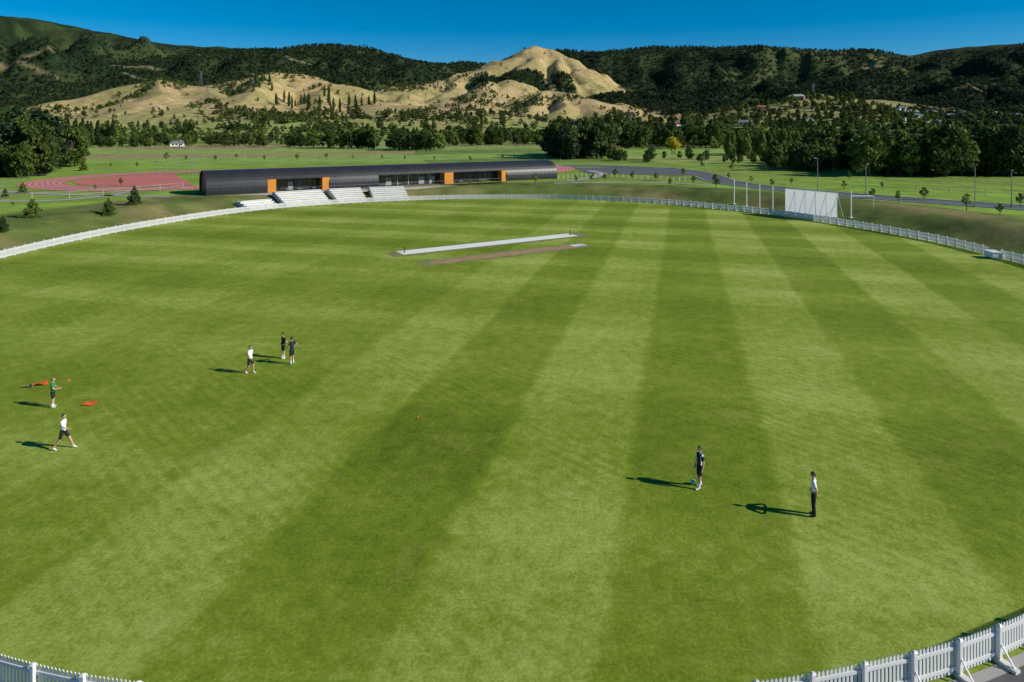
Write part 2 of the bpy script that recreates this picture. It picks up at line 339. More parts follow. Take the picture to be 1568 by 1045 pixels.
# ---------------------------------------------------------------- picket fence
mb=MB(); Z=Vector((0,0,1))
gateA=Vector((57.5,81.5))
for p,t,s in resample(BND,.125):
    if (p-gateA).length<.9: continue
    T=Vector((t.x,t.y,0));Nn=Vector((-t.y,t.x,0)); c0=Vector((p.x,p.y,.53)); pw=.036
    mb.box(c0,(pw,.011,.45),(T,Nn,Z)); bb=len(mb.v)
    a=c0+Z*.45; mb.v+= [tuple(a-T*pw-Nn*.011),tuple(a+T*pw-Nn*.011),tuple(a+T*pw+Nn*.011),tuple(a-T*pw+Nn*.011),tuple(a+Z*.05-Nn*.011),tuple(a+Z*.05+Nn*.011)]
    for q_ in ((0,1,4),(2,3,5),(1,2,5,4),(3,0,4,5)): mb.f.append(tuple(bb+k_ for k_ in q_)); mb.m.append(0)
rs=resample(BND,1.6)
for i,(p,t,s) in enumerate(rs):
    if (p-gateA).length<.9: continue
    p2=rs[(i+1)%len(rs)][0]; T=(p2-p); Ln=T.length; T=T.normalized(); T3=Vector((T.x,T.y,0)); Nn=Vector((T.y,-T.x,0)); 
    P=Vector((p.x,p.y,0))
    mb.box(P+Nn*.09+Z*.53,(.055,.055,.53),(T3,Nn,Z)); mb.box(P+Nn*.09+Z*1.085,(.075,.075,.025),(T3,Nn,Z),top=.3)
    mb.box(P+Nn*.30+Z*.06,(.10,.30,.06),(T3,Nn,Z),mi=1)
    br=(Nn*.45-Z*.55).normalized(); mb.box(P+Nn*.33+Z*.33,(.02,.02,.36),(T3,br.cross(T3),br))
    if (p2-gateA).length>.9:
        for hh in (.25,.82):
            mb.box(P+T3*Ln/2+Nn*.034+Z*hh,(Ln/2,.02,.045),(T3,Nn,Z))
fence=mb.obj('white_picket_fence',[M_fence,M_conc])
mb=MB(); ax=(Vector((.1,1,0)).normalized(),Vector((-1,.1,0)).normalized(),Z)
mb.box((56.9,80.7,.45),(.9,.55,.33),ax); mb.box((56.9,80.7,.06),(.7,.4,.06),ax,mi=1); mb.box((56.9,80.7,.81),(.95,.6,.03),ax)
mb.obj('covered_pitch_roller',[M_white,M_dark])
def offset_band(name,d0,d1,ymax,zz,mt):
    mb=MB(); P=[]
    n_=len(BND)
    for i,p in enumerate(BND):
        t=(BND[(i+1)%n_]-BND[i-1]).normalized(); nn=Vector((t.y,-t.x))
        if nn.dot(p-mid)<0: nn=-nn
        P.append((p+nn*d0,p+nn*d1,p.y<ymax))
    for i in range(n_):
        a=P[i];b_=P[(i+1)%n_]
        if a[2] and b_[2]: mb.poly([(*a[0],zz),(*b_[0],zz),(*b_[1],zz),(*a[1],zz)])
    mb.obj(name,[mt])
offset_band('perimeter_apron_road',.45,8.5,42,.03,M_asph)
offset_band('fence_mowing_strip',.12,.45,42,.022,M_conc2)

# ---------------------------------------------------------------- sight screen
ss=empty('sight_screen',(50.8,116.2,.0)); dirn=Vector((.535,-.845,0)).normalized(); nrm=Vector((dirn.y,-dirn.x,0)); base=hz(52,117)
def loc(u,v,z): return dirn*u+nrm*v+Z*z
mb=MB()
for i in range(5):
    u0=-4.9+i*1.96
    mb.box(loc(u0+.98,0,2.65),(.96,.018,2.0),(dirn,nrm,Z))
mb.obj('panel',[M_screen],ss)
mb=MB()
for i in range(6): mb.box(loc(-4.9+i*1.96,.0,2.35),(.02,.05,2.35),(dirn,nrm,Z))
mb.box(loc(0,.0,4.70),(4.95,.05,.04),(dirn,nrm,Z)); mb.box(loc(0,.0,.60),(4.95,.05,.04),(dirn,nrm,Z))
for i in range(6):
    uu=-4.9+i*1.96; vo=-1 if nrm.dot(Vector((1,0,0)))<0 else 1
    mb.tube(loc(uu,vo*.08,4.3),loc(uu,vo*1.8,.15),.035,.035,6)
    mb.tube(loc(uu,vo*1.8,.2),loc(uu,-vo*.1,.2),.035,.035,6)
    mb.tube(loc(uu-.05,vo*1.8,.15),loc(uu+.05,vo*1.8,.15),.15,.15,10)
mb.obj('frame',[M_white],ss)
for nm,(px_,D_),hgt in (('a',(1124,131.5),4.6),('b',(1143,129),4.4),('c',(1163,126.5),4.5),('d',(1183,124),4.5),('e',(1303,111.5),4.3)):
    X0=(px_-784)/F*D_; zb=hz(X0,D_); mb=MB(); mb.tube((0,0,-.3),(0,0,hgt),.10,.09,10); mb.box((0,0,.05),(.25,.25,.06)); mb.tube((0,0,hgt),(0,0,hgt+.12),.11,.03,10)
    mb.tube((0,0,hgt*.9),(.45*dirn.x,.45*dirn.y,hgt*.9),.02,.02,6)
    mb.obj('net_post',[M_white],loc=(X0,D_,max(zb,0)))
mb=MB()
mb.tube((0,0,3.3),(4.2,1.0,3.2),.04,.04,8); mb.tube((4.2,1.0,-.2),(4.2,1.0,3.2),.04,.04,8)
mb.obj('net_rail',[M_white],loc=(55.4,111.5,hz(56,112)))

# ---------------------------------------------------------------- terraces
def bnd_at(px0,px1):
    out=[]
    for p,t,s in resample(BND,.8):
        kx=p.x/p.y*F+784
        if px0<=kx<=px1 and p.y>100: out.append((p,t))
    return out
for a0,a1,rows in ((386,436,4),(440,516,7),(521,570,7),(575,632,7)):
    pts=bnd_at(a0,a1); mb=MB(); 
    prof=[]
    for r in range(rows):
        d0=1.4+r*.95; z0=.33*(r+1)+.12; prof+= [(d0,z0-.33 if r else 0),(d0,z0)]
    prof.append((1.4+rows*.95+.6,.33*rows+.12)); prof.append((1.4+rows*.95+.6,0))
    cols=[]
    for p,t in pts:
        nn=Vector((t.y,-t.x)); 
        if nn.dot(p-mid)<0: nn=-nn
        cols.append([ (p.x+nn.x*d,p.y+nn.y*d,zz) for d,zz in prof])
    for a,b2 in zip(cols[:-1],cols[1:]):
        for i in range(len(prof)-1): mb.poly([a[i],b2[i],b2[i+1],a[i+1]],mi=0)
    mb.poly(cols[0][::-1]); mb.poly(cols[-1])
    for r in range(rows):
        for a,b2 in zip(cols[:-1],cols[1:]):
            p=Vector(a[2*r+1]);q=Vector(b2[2*r+1]); T=(q-p).normalized(); mb.box((p+q)/2+Vector((0,0,.045)),((q-p).length/2,.16,.035),(T,Vector((-T.y,T.x,0)),Z),mi=1)
    mb.obj('concrete_terrace_seating',[M_conc,M_white])

# ---------------------------------------------------------------- pavilion
pv=empty('sports_pavilion',(-60,134,2.0)); ud=Vector((.85,.526,0)).normalized(); vd=Vector((-ud.y,ud.x,0))
pv.rotation_euler=(0,0,math.atan2(ud.y,ud.x))
prof=[(0.0,0.0),(-.12,.8),(-.12,1.5),(.0,2.1),(.25,2.7),(.65,3.3),(1.2,3.85),(2.0,4.3),(3.0,4.58),(4.5,4.7),(6.5,4.62),(8.2,4.3),(9.3,3.7),(9.9,2.9),(10.1,1.8),(10,0)]
Lb=84.4
def shell(name,u0,u1,i0,i1):
    mb=MB(); pr=prof[i0:i1+1]; nU=max(1,int((u1-u0)/1.2)); 
    inn=[]
    for i,(v,z_) in enumerate(pr):
        cx_,cz_=5,1.2; d=Vector((cx_-v,cz_-z_)).normalized()*.22; inn.append((v+d.x,z_+d.y))
    for s_ in range(nU):
        a=u0+(u1-u0)*s_/nU; b_=u0+(u1-u0)*(s_+1)/nU
        for i in range(len(pr)-1):
            mb.poly([(a,*pr[i]),(b_,*pr[i]),(b_,*pr[i+1]),(a,*pr[i+1])])
            mb.poly([(a,*inn[i+1]),(b_,*inn[i+1]),(b_,*inn[i]),(a,*inn[i])])
        for i in range(len(pr)-1):
            p=Vector((a,*pr[i]));q_=Vector((a,*pr[i+1])); w=(q_-p).normalized(); nn=w.cross(Vector((1,0,0)))
            mb.box((p+q_)/2,(.02,(q_-p).length/2,.02),(Vector((1,0,0)),w,nn))
    for a in (u0,u1):
        for i in range(len(pr)-1): mb.poly([(a,*pr[i]),(a,*pr[i+1]),(a,*inn[i+1]),(a,*inn[i])])
    for k_ in (0,-1): mb.poly([(u0,*pr[k_]),(u0,*inn[k_]),(u1,*inn[k_]),(u1,*pr[k_])])
    return mb.obj(name,[M_shell],pv)
shell('roof_shell',0,Lb,4,15)
segs=[(0,11.6),(24.5,35.5),(69,Lb)]
for a,b_ in segs: shell('front_shell_wall',a,b_,0,4)
mb=MB()
for a in (0.35,Lb-.35): mb.poly([(a,v*.985+.05,z_*.985) for v,z_ in prof])
mb.obj('end_wall',[M_dark],pv)
mb=MB()
for a,b_ in ((11.6,13.3),(22.9,24.5),(51.9,54.2),(67.6,69)):
    mb.box(((a+b_)/2,1.2,1.35),((b_-a)/2,1.1,1.35))
mb.obj('orange_wall',[M_orange],pv)
mb=MB();fr=MB()
for a,b_ in ((13.3,22.9),(35.5,51.9),(54.2,67.6)):
    mb.box(((a+b_)/2,2.6,1.5),((b_-a)/2,.03,1.5))
    n=int((b_-a)/1.3)
    for i in range(n+1):
        uu=a+(b_-a)*i/n; fr.box((uu,2.53,1.5),(.045,.06,1.5),mi=1 if (a==35.5 and i%2==0) else 0)
    for zz in (.12,2.1,2.9): fr.box(((a+b_)/2,2.52,zz),((b_-a)/2,.05,.05),mi=0)
    for i in range(0,n):
        if random.random()<.2: uu=a+(b_-a)*(i+.5)/n; fr.box((uu,2.5,1.0),((b_-a)/n*.42,.03,.85),mi=2)
    for i in range(3): uu=random.uniform(a+1,b_-1); fr.box((uu,1.6,.45),(.5,.3,.04),mi=2); fr.box((uu,1.6,.2),(.06,.06,.22),mi=0)
    n=max(2,int((b_-a)/4))
    for i in range(n+1): fr.tube((a+(b_-a)*i/n,.45,0),(a+(b_-a)*i/n,.45,2.7),.07,.07,8,mi=0)
mb.obj('window_glazing',[M_glass],pv); fr.obj('window_frames',[M_dark,M_white,M_conc2],pv)
mb=MB(); mb.box((Lb/2,4.5,-.45),(Lb/2+1,6.5,.44)); mb.box((46,-3.2,-.2),(20,1.2,.2),mi=1)
mb.obj('deck_slab',[M_conc2,M_conc2],pv)
mb=MB()
for i in range(50): mb.tube((14+i*1.1,-1.8,0),(14+i*1.1,-1.8,.95),.02,.02,5)
mb.tube((14,-1.8,.95),(68,-1.8,.95),.03,.03,6); mb.obj('handrail',[M_steel],pv)

# ---------------------------------------------------------------- roads, paths, track
def ribbon(name,P,w,mt,dz=.03,kerb=False,closed=False):
    Q=catmull([Vector(p) for p in P],closed,10); mb=MB(); L_=[];R_=[];n=len(Q)
    for i,p in enumerate(Q):
        a=Q[(i-1)%n] if closed or i>0 else p; b_=Q[(i+1)%n] if closed or i<n-1 else p
        t=(b_-a).normalized(); nn=Vector((-t.y,t.x))
        l=p+nn*w/2;r=p-nn*w/2; zz=max(hz(l.x,l.y),hz(r.x,r.y),hz(p.x,p.y))+dz; L_.append(Vector((l.x,l.y,zz)));R_.append(Vector((r.x,r.y,zz)))
    m_=n if closed else n-1
    for i in range(m_):
        j=(i+1)%n; mb.poly([R_[i],R_[j],L_[j],L_[i]])
        if kerb:
            for S in (L_,R_):
                mdl=(S[i]+S[j])/2; T=(S[j]-S[i]); ln=T.length
                if ln>.01: T=T/ln; mb.box(mdl+Vector((0,0,.03)),(ln/2,.08,.10),(T,Vector((-T.y,T.x,0)).normalized(),Z),mi=1)
    return mb.obj(name,[mt,M_conc])
ribbon('access_road',[(150,55),(118,84),(93,106),(72,128),(58,148),(52,168),(54,192),(50,215),(34,232),(14,238),(4,228)],7.5,M_asph,kerb=True)
ribbon('access_road',[(120,84.3),(140,112),(175,140)],6,M_asph,.045)
mb=MB(); mb.poly([(22,196,hz(30,200)+.05),(52,190,hz(30,200)+.05),(54,226,hz(30,200)+.05),(20,228,hz(30,200)+.05)]); mb.obj('car_park',[M_asph])
ribbon('footpath',[(14,170),(20,180),(26,196),(24,212)],2.6,M_path,.06)
ribbon('footpath',[(10,163),(24,166),(38,164),(46,158)],2.2,M_path,.05)
ribbon('footpath',[(-150,150),(-110,128),(-88,124),(-80,132),(-80,150)],2.5,M_path,.05)
ribbon('footpath',[(-190,175),(-140,160),(-120,150),(-95,138),(-66,132)],2.2,M_path,.05)
mb=MB()
for i in range(26):
    t=i/25; bx=12+34*t; by=176+9*math.sin(t*5)+4*t; bz=hz(bx,by); mb.tube((bx,by,bz-.1),(bx,by,bz+.9),.07,.07,8); mb.tube((bx,by,bz+.9),(bx,by,bz+.98),.07,.02,8)
mb.obj('white_bollards',[M_white])
C1=Vector((-86,178)); dd=Vector((ud.x,ud.y)); nn=Vector((-dd.y,dd.x)); C2=C1+dd*84; pts=[]
for rI in (35.0,25.5):
    ring=[]
    for i in range(25): t=math.pi*i/24; ring.append(C1+nn*(rI*math.cos(t))-dd*(rI*math.sin(t)))
    for i in range(25): t=math.pi*i/24; ring.append(C2-nn*(rI*math.cos(t))+dd*(rI*math.sin(t)))
    pts.append(ring)
mb=MB(); n=50
for i in range(n):
    j=(i+1)%n; mb.poly([(*pts[0][i],2.06),(*pts[0][j],2.06),(*pts[1][j],2.06),(*pts[1][i],2.06)])
    for kk in range(1,8):
        f0=kk/8; a=pts[0][i].lerp(pts[1][i],f0);b_=pts[0][j].lerp(pts[1][j],f0); w=(pts[1][i]-pts[0][i]).normalized()*.06
        mb.poly([(*(a-w),2.066),(*(b_-w),2.066),(*(b_+w),2.066),(*(a+w),2.066)],mi=1)
dz=[C1+nn*(24*math.cos(math.pi*i/16))-dd*(24*math.sin(math.pi*i/16)) for i in range(17)]
mb.poly([(*p,2.063) for p in dz][::-1],mi=0)
mb.obj('running_track',[M_track,M_white])
mb=MB(); rl=[]
for i in range(60): t=math.pi*i/59*1.15-.2; rl.append(C1+nn*(38*math.cos(t))-dd*(38*math.sin(t)))
for a,b_ in zip(rl[:-1],rl[1:]):
    mb.tube((*a,2),(*a,3.0),.035,.035,5)
    mb.tube((*a,3.0),(*b_,3.0),.022,.022,5)
mb.obj('track_railing',[M_steel])
mb=MB(); cage=[(-4,0),(-4,4),(-2,6.5),(2,6.5),(4,4),(4,0)]
for i,(a,b_) in enumerate(cage):
    mb.tube((a,b_,0),(a,b_,5.5),.06,.06,6)
    if i<5:
        a2,b2=cage[i+1]
        for hh in (1.5,3,4.5,5.4): mb.tube((a,b_,hh),(a2,b2,hh),.02,.02,4)
mb.obj('throwing_cage',[M_steel],loc=(-92,186,2))
def pfence(P):
    mb=MB(); pts=resample([Vector(p) for p in P],6,False)
    zz=H([p.x for p,_,_ in pts],[p.y for p,_,_ in pts])
    for i,(p,t,s) in enumerate(pts):
        mb.tube((p.x,p.y,zz[i]-.1),(p.x,p.y,zz[i]+1.4),.09,.08,5)
        if i<len(pts)-1:
            for hh in (.7,1.3): mb.tube((p.x,p.y,zz[i]+hh),(pts[i+1][0].x,pts[i+1][0].y,zz[i+1]+hh),.035,.035,4)
    mb.obj('paddock_fence',[M_conc2])
pfence([(-230,300),(-120,285),(-20,275),(20,262)]); pfence([(-300,420),(-120,400),(60,390)]); pfence([(75,150),(100,128),(140,100)]); pfence([(-100,122),(-84,128),(-76,140),(-72,150)])

# ---------------------------------------------------------------- trees
def leafmesh(name,centres,size,lm,trunk=None,elong=1.0):
    n=len(centres); a=rng.normal(size=(n,3)); a/=np.linalg.norm(a,axis=1)[:,None]; b_=rng.normal(size=(n,3)); b_-=a*(a*b_).sum(1)[:,None]; b_/=np.linalg.norm(b_,axis=1)[:,None]
    s=size*rng.uniform(.6,1.4,(n,1)); a=a*s*elong; b_=b_*s*.7
    V=np.stack([centres-a,centres+b_*.8,centres+a,centres-b_*.8],1).reshape(-1,3)
    mb=trunk or MB(); o=len(mb.v); mb.v+= [tuple(p) for p in V]; mb.f+= [(o+4*i,o+4*i+1,o+4*i+2,o+4*i+3) for i in range(n)]; mb.m+= [1]*n
    me=bpy.data.meshes.new(name); me.from_pydata(mb.v,[],mb.f); me.materials.append(M_bark); me.materials.append(lm); me.polygons.foreach_set('material_index',mb.m); me.update(); return me
def broad(name,h,w,nleaf,ls,lm,clumps=26,trunkh=.25):
    mb=MB(); mb.tube((0,0,-.3),(0,0,h*.45),h*.03,h*.018,7); P=[]
    for i in range(clumps):
        th=random.uniform(0,6.28); zz=random.uniform(-.9,1); rr=math.sqrt(max(0,1-zz*zz))*random.uniform(.45,1)
        cz=h*(trunkh+(1-trunkh)/2)+zz*h*(1-trunkh)/2*.82; wf=1-.25*zz; cp=Vector((math.cos(th)*rr*w*.4*wf,math.sin(th)*rr*w*.4*wf,cz))
        if i<9: mb.tube((0,0,h*random.uniform(.2,.42)),cp,h*.012,h*.004,5,cap=False)
        k_=nleaf//clumps; rad_=w*random.uniform(.11,.2)
        d=rng.normal(size=(k_,3)); d/=np.linalg.norm(d,axis=1)[:,None]; d*=rng.uniform(.3,1,(k_,1))**.5*rad_*np.array([1,1,.8]); P.append(d+np.array(cp))
    return leafmesh(name,np.concatenate(P),ls,lm,mb)
def cone(name,h,w,nleaf,ls,lm,p=1.0,base=.06,rag=.25):
    mb=MB(); mb.tube((0,0,-.3),(0,0,h*.9),h*.02,h*.004,6)
    t=base+(1-base)*(1-np.sqrt(rng.uniform(0,1,nleaf)))
    tier=1+rag*np.sin(t*h*5+rng.uniform(0,1,nleaf)); th=rng.uniform(0,6.283,nleaf); lob=1+.22*np.sin(th*5+t*9)
    r=w/2*(1-t)**p*tier*lob*rng.uniform(.45,1,nleaf)**.5
    for i in range(8): a=random.uniform(0,6.28); zt=random.uniform(.15,.7); mb.tube((0,0,h*zt),(math.cos(a)*w*.4*(1-zt),math.sin(a)*w*.4*(1-zt),h*zt+.1),h*.006,h*.002,4,cap=False)
    return leafmesh(name,np.stack([np.cos(th)*r,np.sin(th)*r,t*h],1),ls,lm,mb,1.2)
def column(name,h,w,nleaf,ls,lm):
    mb=MB(); mb.tube((0,0,-.3),(0,0,h*.8),h*.018,h*.004,6); t=rng.uniform(.07,1,nleaf); th=rng.uniform(0,6.283,nleaf)
    r=w/2*np.sin(np.clip(t,0,1)**.7*math.pi*.93+.15)*(1+.25*np.sin(th*3+t*14))*rng.uniform(.3,1,nleaf)**.5; r=np.abs(r)
    for i in range(8): a=random.uniform(0,6.28); zt=random.uniform(.1,.6); mb.tube((0,0,h*zt),(math.cos(a)*w*.3,math.sin(a)*w*.3,h*zt+h*.15),h*.006,h*.002,4,cap=False)
    return leafmesh(name,np.stack([np.cos(th)*r,np.sin(th)*r,t*h],1),ls,lm,mb,1.2)
def coll(name,meshes):
    c_=bpy.data.collections.new(name)
    for nm,me_ in meshes: o=bpy.data.objects.new(nm,me_); c_.objects.link(o)
    return c_
bt='broadleaf_tree'
C_broad=coll('broadleaf_tree_kinds',[(bt,broad(bt,10,8.5,1500,.42,M_leafA,26,.1)),(bt,broad(bt,10,7,1400,.42,M_leafB,26,.1)),(bt,broad(bt,10,9.5,1600,.45,M_leafA,30,.06)),(bt,broad(bt,10,6,1200,.4,M_leafA,20,.12)),(bt,broad(bt,9,8,1300,.42,M_leafB,26,.08)),(bt,broad(bt,9,7,1200,.42,M_leafC,22,.1)),(bt,column(bt,11,5,1300,.4,M_leafB))])
C_dk=coll('dark_tree_kinds',[(bt,broad(bt,10,8.5,1700,.42,M_leafA,30,.02)),(bt,broad(bt,10,7,1500,.42,M_leafA,26,.02)),(bt,broad(bt,10,9,1600,.45,M_conif,28,.02)),(bt,broad(bt,10,7.5,1500,.42,M_leafB,26,.02))])
C_pop=coll('poplar_tree_kinds',[('poplar_tree',column('poplar_tree',10,2.4,900,.32,M_leafA)),('poplar_tree',column('poplar_tree',10,2.0,800,.3,M_leafA))])
C_popl=coll('light_poplar_tree_kinds',[('poplar_tree',column('poplar_tree',10,3.6,1100,.34,M_leafC)),('poplar_tree',column('poplar_tree',10,3.0,1000,.34,M_leafC))])
C_for=coll('forest_tree_kinds',[('pine_tree',cone('pine_tree',10,6,110,.9,M_conif,.8)),('pine_tree',cone('pine_tree',10,5,100,.9,M_conif,.7)),('pine_tree',broad('pine_tree',8,8,130,.95,M_conif,10,.1)),('pine_tree',broad('pine_tree',8,8,130,.95,M_leafA,10,.1))])
C_scr=coll('scrub_kinds',[('scrub_bush',broad('scrub_bush',8,9,140,.95,M_leafA,10,.02)),('scrub_bush',broad('scrub_bush',6,9,130,.95,M_leafB,9,.02)),('scrub_bush',broad('scrub_bush',9,6,120,.9,M_leafA,9,.05))])
C_yel=coll('yellow_tree_kinds',[('yellow_tree',broad('yellow_tree',10,8.5,900,.42,M_yell))])
def gn(name,co,sc,collection):
    co=np.asarray(co,float);n=len(co); me=bpy.data.meshes.new(name); me.vertices.add(n); me.vertices.foreach_set('co',co.ravel())
    a=me.attributes.new('scl','FLOAT_VECTOR','POINT'); sxy=sc*rng.uniform(.85,1.15,n); a.data.foreach_set('vector',np.stack([sxy,sxy,sc],1).ravel())
    a=me.attributes.new('rot','FLOAT_VECTOR','POINT'); a.data.foreach_set('vector',np.stack([np.zeros(n),np.zeros(n),rng.uniform(0,6.28,n)],1).ravel())
    a=me.attributes.new('pick','INT','POINT'); a.data.foreach_set('value',rng.integers(0,len(collection.objects),n).astype(np.int32))
    o=bpy.data.objects.new(name,me); COL.objects.link(o)
    ng=bpy.data.node_groups.new(name+'_scatter','GeometryNodeTree'); ng.interface.new_socket('Geometry',in_out='INPUT',socket_type='NodeSocketGeometry'); ng.interface.new_socket('Geometry',in_out='OUTPUT',socket_type='NodeSocketGeometry')
    gi=ng.nodes.new('NodeGroupInput');go=ng.nodes.new('NodeGroupOutput'); ip=ng.nodes.new('GeometryNodeInstanceOnPoints'); ci=ng.nodes.new('GeometryNodeCollectionInfo')
    ci.inputs['Collection'].default_value=collection; ci.inputs['Separate Children'].default_value=True; ci.inputs['Reset Children'].default_value=True
    def na(nm,ty):
        nd=ng.nodes.new('GeometryNodeInputNamedAttribute'); nd.data_type=ty; nd.inputs['Name'].default_value=nm; return next(s for s in nd.outputs if s.enabled and s.name=='Attribute')
    K=ng.links; K.new(gi.outputs[0],ip.inputs['Points']); K.new(ci.outputs[0],ip.inputs['Instance']); ip.inputs['Pick Instance'].default_value=True
    K.new(na('pick','INT'),ip.inputs['Instance Index']); K.new(na('rot','FLOAT_VECTOR'),ip.inputs['Rotation']); K.new(na('scl','FLOAT_VECTOR'),ip.inputs['Scale']); K.new(ip.outputs[0],go.inputs[0])
    md=o.modifiers.new('scatter','NODES'); md.node_group=ng; return o
def band(rows):
    co=[];sc=[]
    for p0,p1,d0,d1,n,s0,s1 in rows:
        D=rng.uniform(d0,d1,n); X_=(rng.uniform(p0,p1,n)-784)/F*D; s_=rng.uniform(s0,s1,n); co.append(np.stack([X_,D,H(X_,D)-.2],1)); sc.append(s_)
    return np.concatenate(co),np.concatenate(sc)
co,sc=band([(60,135,420,520,25,.9,1.5),
 (130,480,450,600,170,.5,1.0),(480,575,420,460,26,1.0,1.5),(595,680,380,430,30,.9,1.35),(680,880,480,700,170,.7,1.3),
 (870,1120,400,950,460,.9,1.6),(700,1000,700,900,160,.7,1.2),
 (1185,1330,205,240,60,.5,.95),(1240,1420,225,290,120,.9,1.35),(1330,1620,185,260,240,1.0,1.45),(1290,1750,260,400,280,1.0,1.5),(1100,1230,250,280,30,.3,.5),(930,1100,260,300,20,.3,.6),
 (1100,1400,450,1150,560,.8,1.3),(1290,1800,450,1150,650,.8,1.5),(120,700,620,900,110,.5,.9)])
gn('distant_broadleaf_trees',co,sc,C_broad)
co,sc=band([(-160,72,190,245,110,1.2,2.0),(-160,80,182,195,50,.6,1.1),(70,120,225,290,22,1.1,1.6),(845,925,285,340,34,1.1,1.8)]); gn('dark_tree_grove',co,sc,C_dk)
co,sc=band([(75,180,500,520,26,1.5,2.0),(652,668,490,500,3,1.6,2.2)])
hp=[]
for a,b_,nn_ in (((-420,1130),(-310,1040),9),((-350,1000),(-215,930),11),((-262,1080),(-215,1060),5),((-300,1090),(-250,960),6)):
    for i in range(nn_): t=i/(nn_-1); hp.append((a[0]+(b_[0]-a[0])*t+random.uniform(-6,6),a[1]+(b_[1]-a[1])*t+random.uniform(-8,8)))
hp=np.array(hp); co=np.concatenate([co,np.stack([hp[:,0],hp[:,1],H(hp[:,0],hp[:,1])-.3],1)]); sc=np.concatenate([sc,rng.uniform(1.4,2.3,len(hp))])
gn('poplar_rows',co,sc,C_pop)
co,sc=band([(1105,1290,318,324,75,.9,1.2),(1105,1290,332,340,60,.95,1.25)]); gn('light_poplar_shelter_belt',co,sc,C_popl)
co,sc=band([(1028,1034,330,335,2,.7,.9)]); gn('yellow_tree_clump',co,sc,C_yel)
inview=(np.abs(A.ravel())<.84)
ids=np.where((forest>.35)&inview&(Rr.ravel()<2750)&(Rr.ravel()>500))[0]; pk=rng.choice(ids,min(46000,len(ids)),replace=False)
jx=x[pk]+rng.uniform(-4,4,len(pk)); jy=y[pk]+rng.uniform(-9,9,len(pk)); s_=rng.uniform(.6,1.2,len(pk))
gn('pine_forest',np.stack([jx,jy,H(jx,jy)-.5],1),s_,C_for)
cl=fbm(x/85,y/85,4,120)
ids=np.where((fo<.3)&(hg>8)&inview&(cl>.59)&(Rr.ravel()<1700)&(Rr.ravel()>500))[0]; pk=rng.choice(ids,min(3000,len(ids)),replace=False)
ids=np.where((fo<.3)&(hg>8)&inview&(Rr.ravel()<2100)&(Rr.ravel()>500))[0]; pk=np.concatenate([pk,rng.choice(ids,260,replace=False)])
jx=x[pk]+rng.uniform(-4,4,len(pk));jy=y[pk]+rng.uniform(-4,4,len(pk)); gn('hillside_scrub',np.stack([jx,jy,H(jx,jy)-.5],1),rng.uniform(.35,1.1,len(pk)),C_scr)

Y1=broad('young_tree',3.2,2.2,620,.13,M_leafB,18,.28); Y2=broad('young_tree',3.2,1.9,560,.13,M_leafC,16,.3); P1=cone('young_pine_tree',4,2.9,1500,.15,M_leafA,.8); P2=cone('young_pine_tree',4,3.3,1500,.16,M_leafB,.75)
def put(name,me_,px_,yb,hp_,h0,zg=2.0):
    D=(15.5-zg)*F/(yb-195); X_=(px_-784)/F*D; o=bpy.data.objects.new(name,me_); COL.objects.link(o); s=hp_*D/F/h0; o.scale=(s*random.uniform(.9,1.15),s*random.uniform(.9,1.15),s); o.location=(X_,D,hz(X_,D)); o.rotation_euler=(0,0,random.uniform(0,6.28))
for a in ((50,333,30),(166,325,28),(206,314,30),(35,297,18),(8,303,15),(4,350,26),(128,262,14),(70,262,16)): put('young_pine_tree',random.choice([P1,P2]),*a,4)
for a in ((146,293,12),(185,285,12),(820,283,18),(882,281,13),(906,279,13),(926,277,11),(942,272,13),(968,275,12),(1004,277,12),(1026,287,14),(1046,270,12),(1062,283,14),(1096,292,22),(1116,276,12),(1150,281,12),(1182,287,13),(1212,284,12),(1292,291,15),(1336,305,16),(1375,312,20),(1415,307,20),(1480,323,27),(1531,331,18),(1562,318,22),(255,248,14),(285,246,8),(330,247,9),(362,244,8),(405,247,9),(455,246,10),(500,244,9),(540,245,8),(585,245,8),(620,247,9),(665,247,8),(720,248,9),(770,246,10),(720,285,12),(735,270,8),(1120,262,11),(1075,258,11),(1350,290,12),(1300,276,14),(170,258,9),(210,258,10),(20,318,10)):
    put('young_tree',random.choice([Y1,Y2]),*a,3.2)

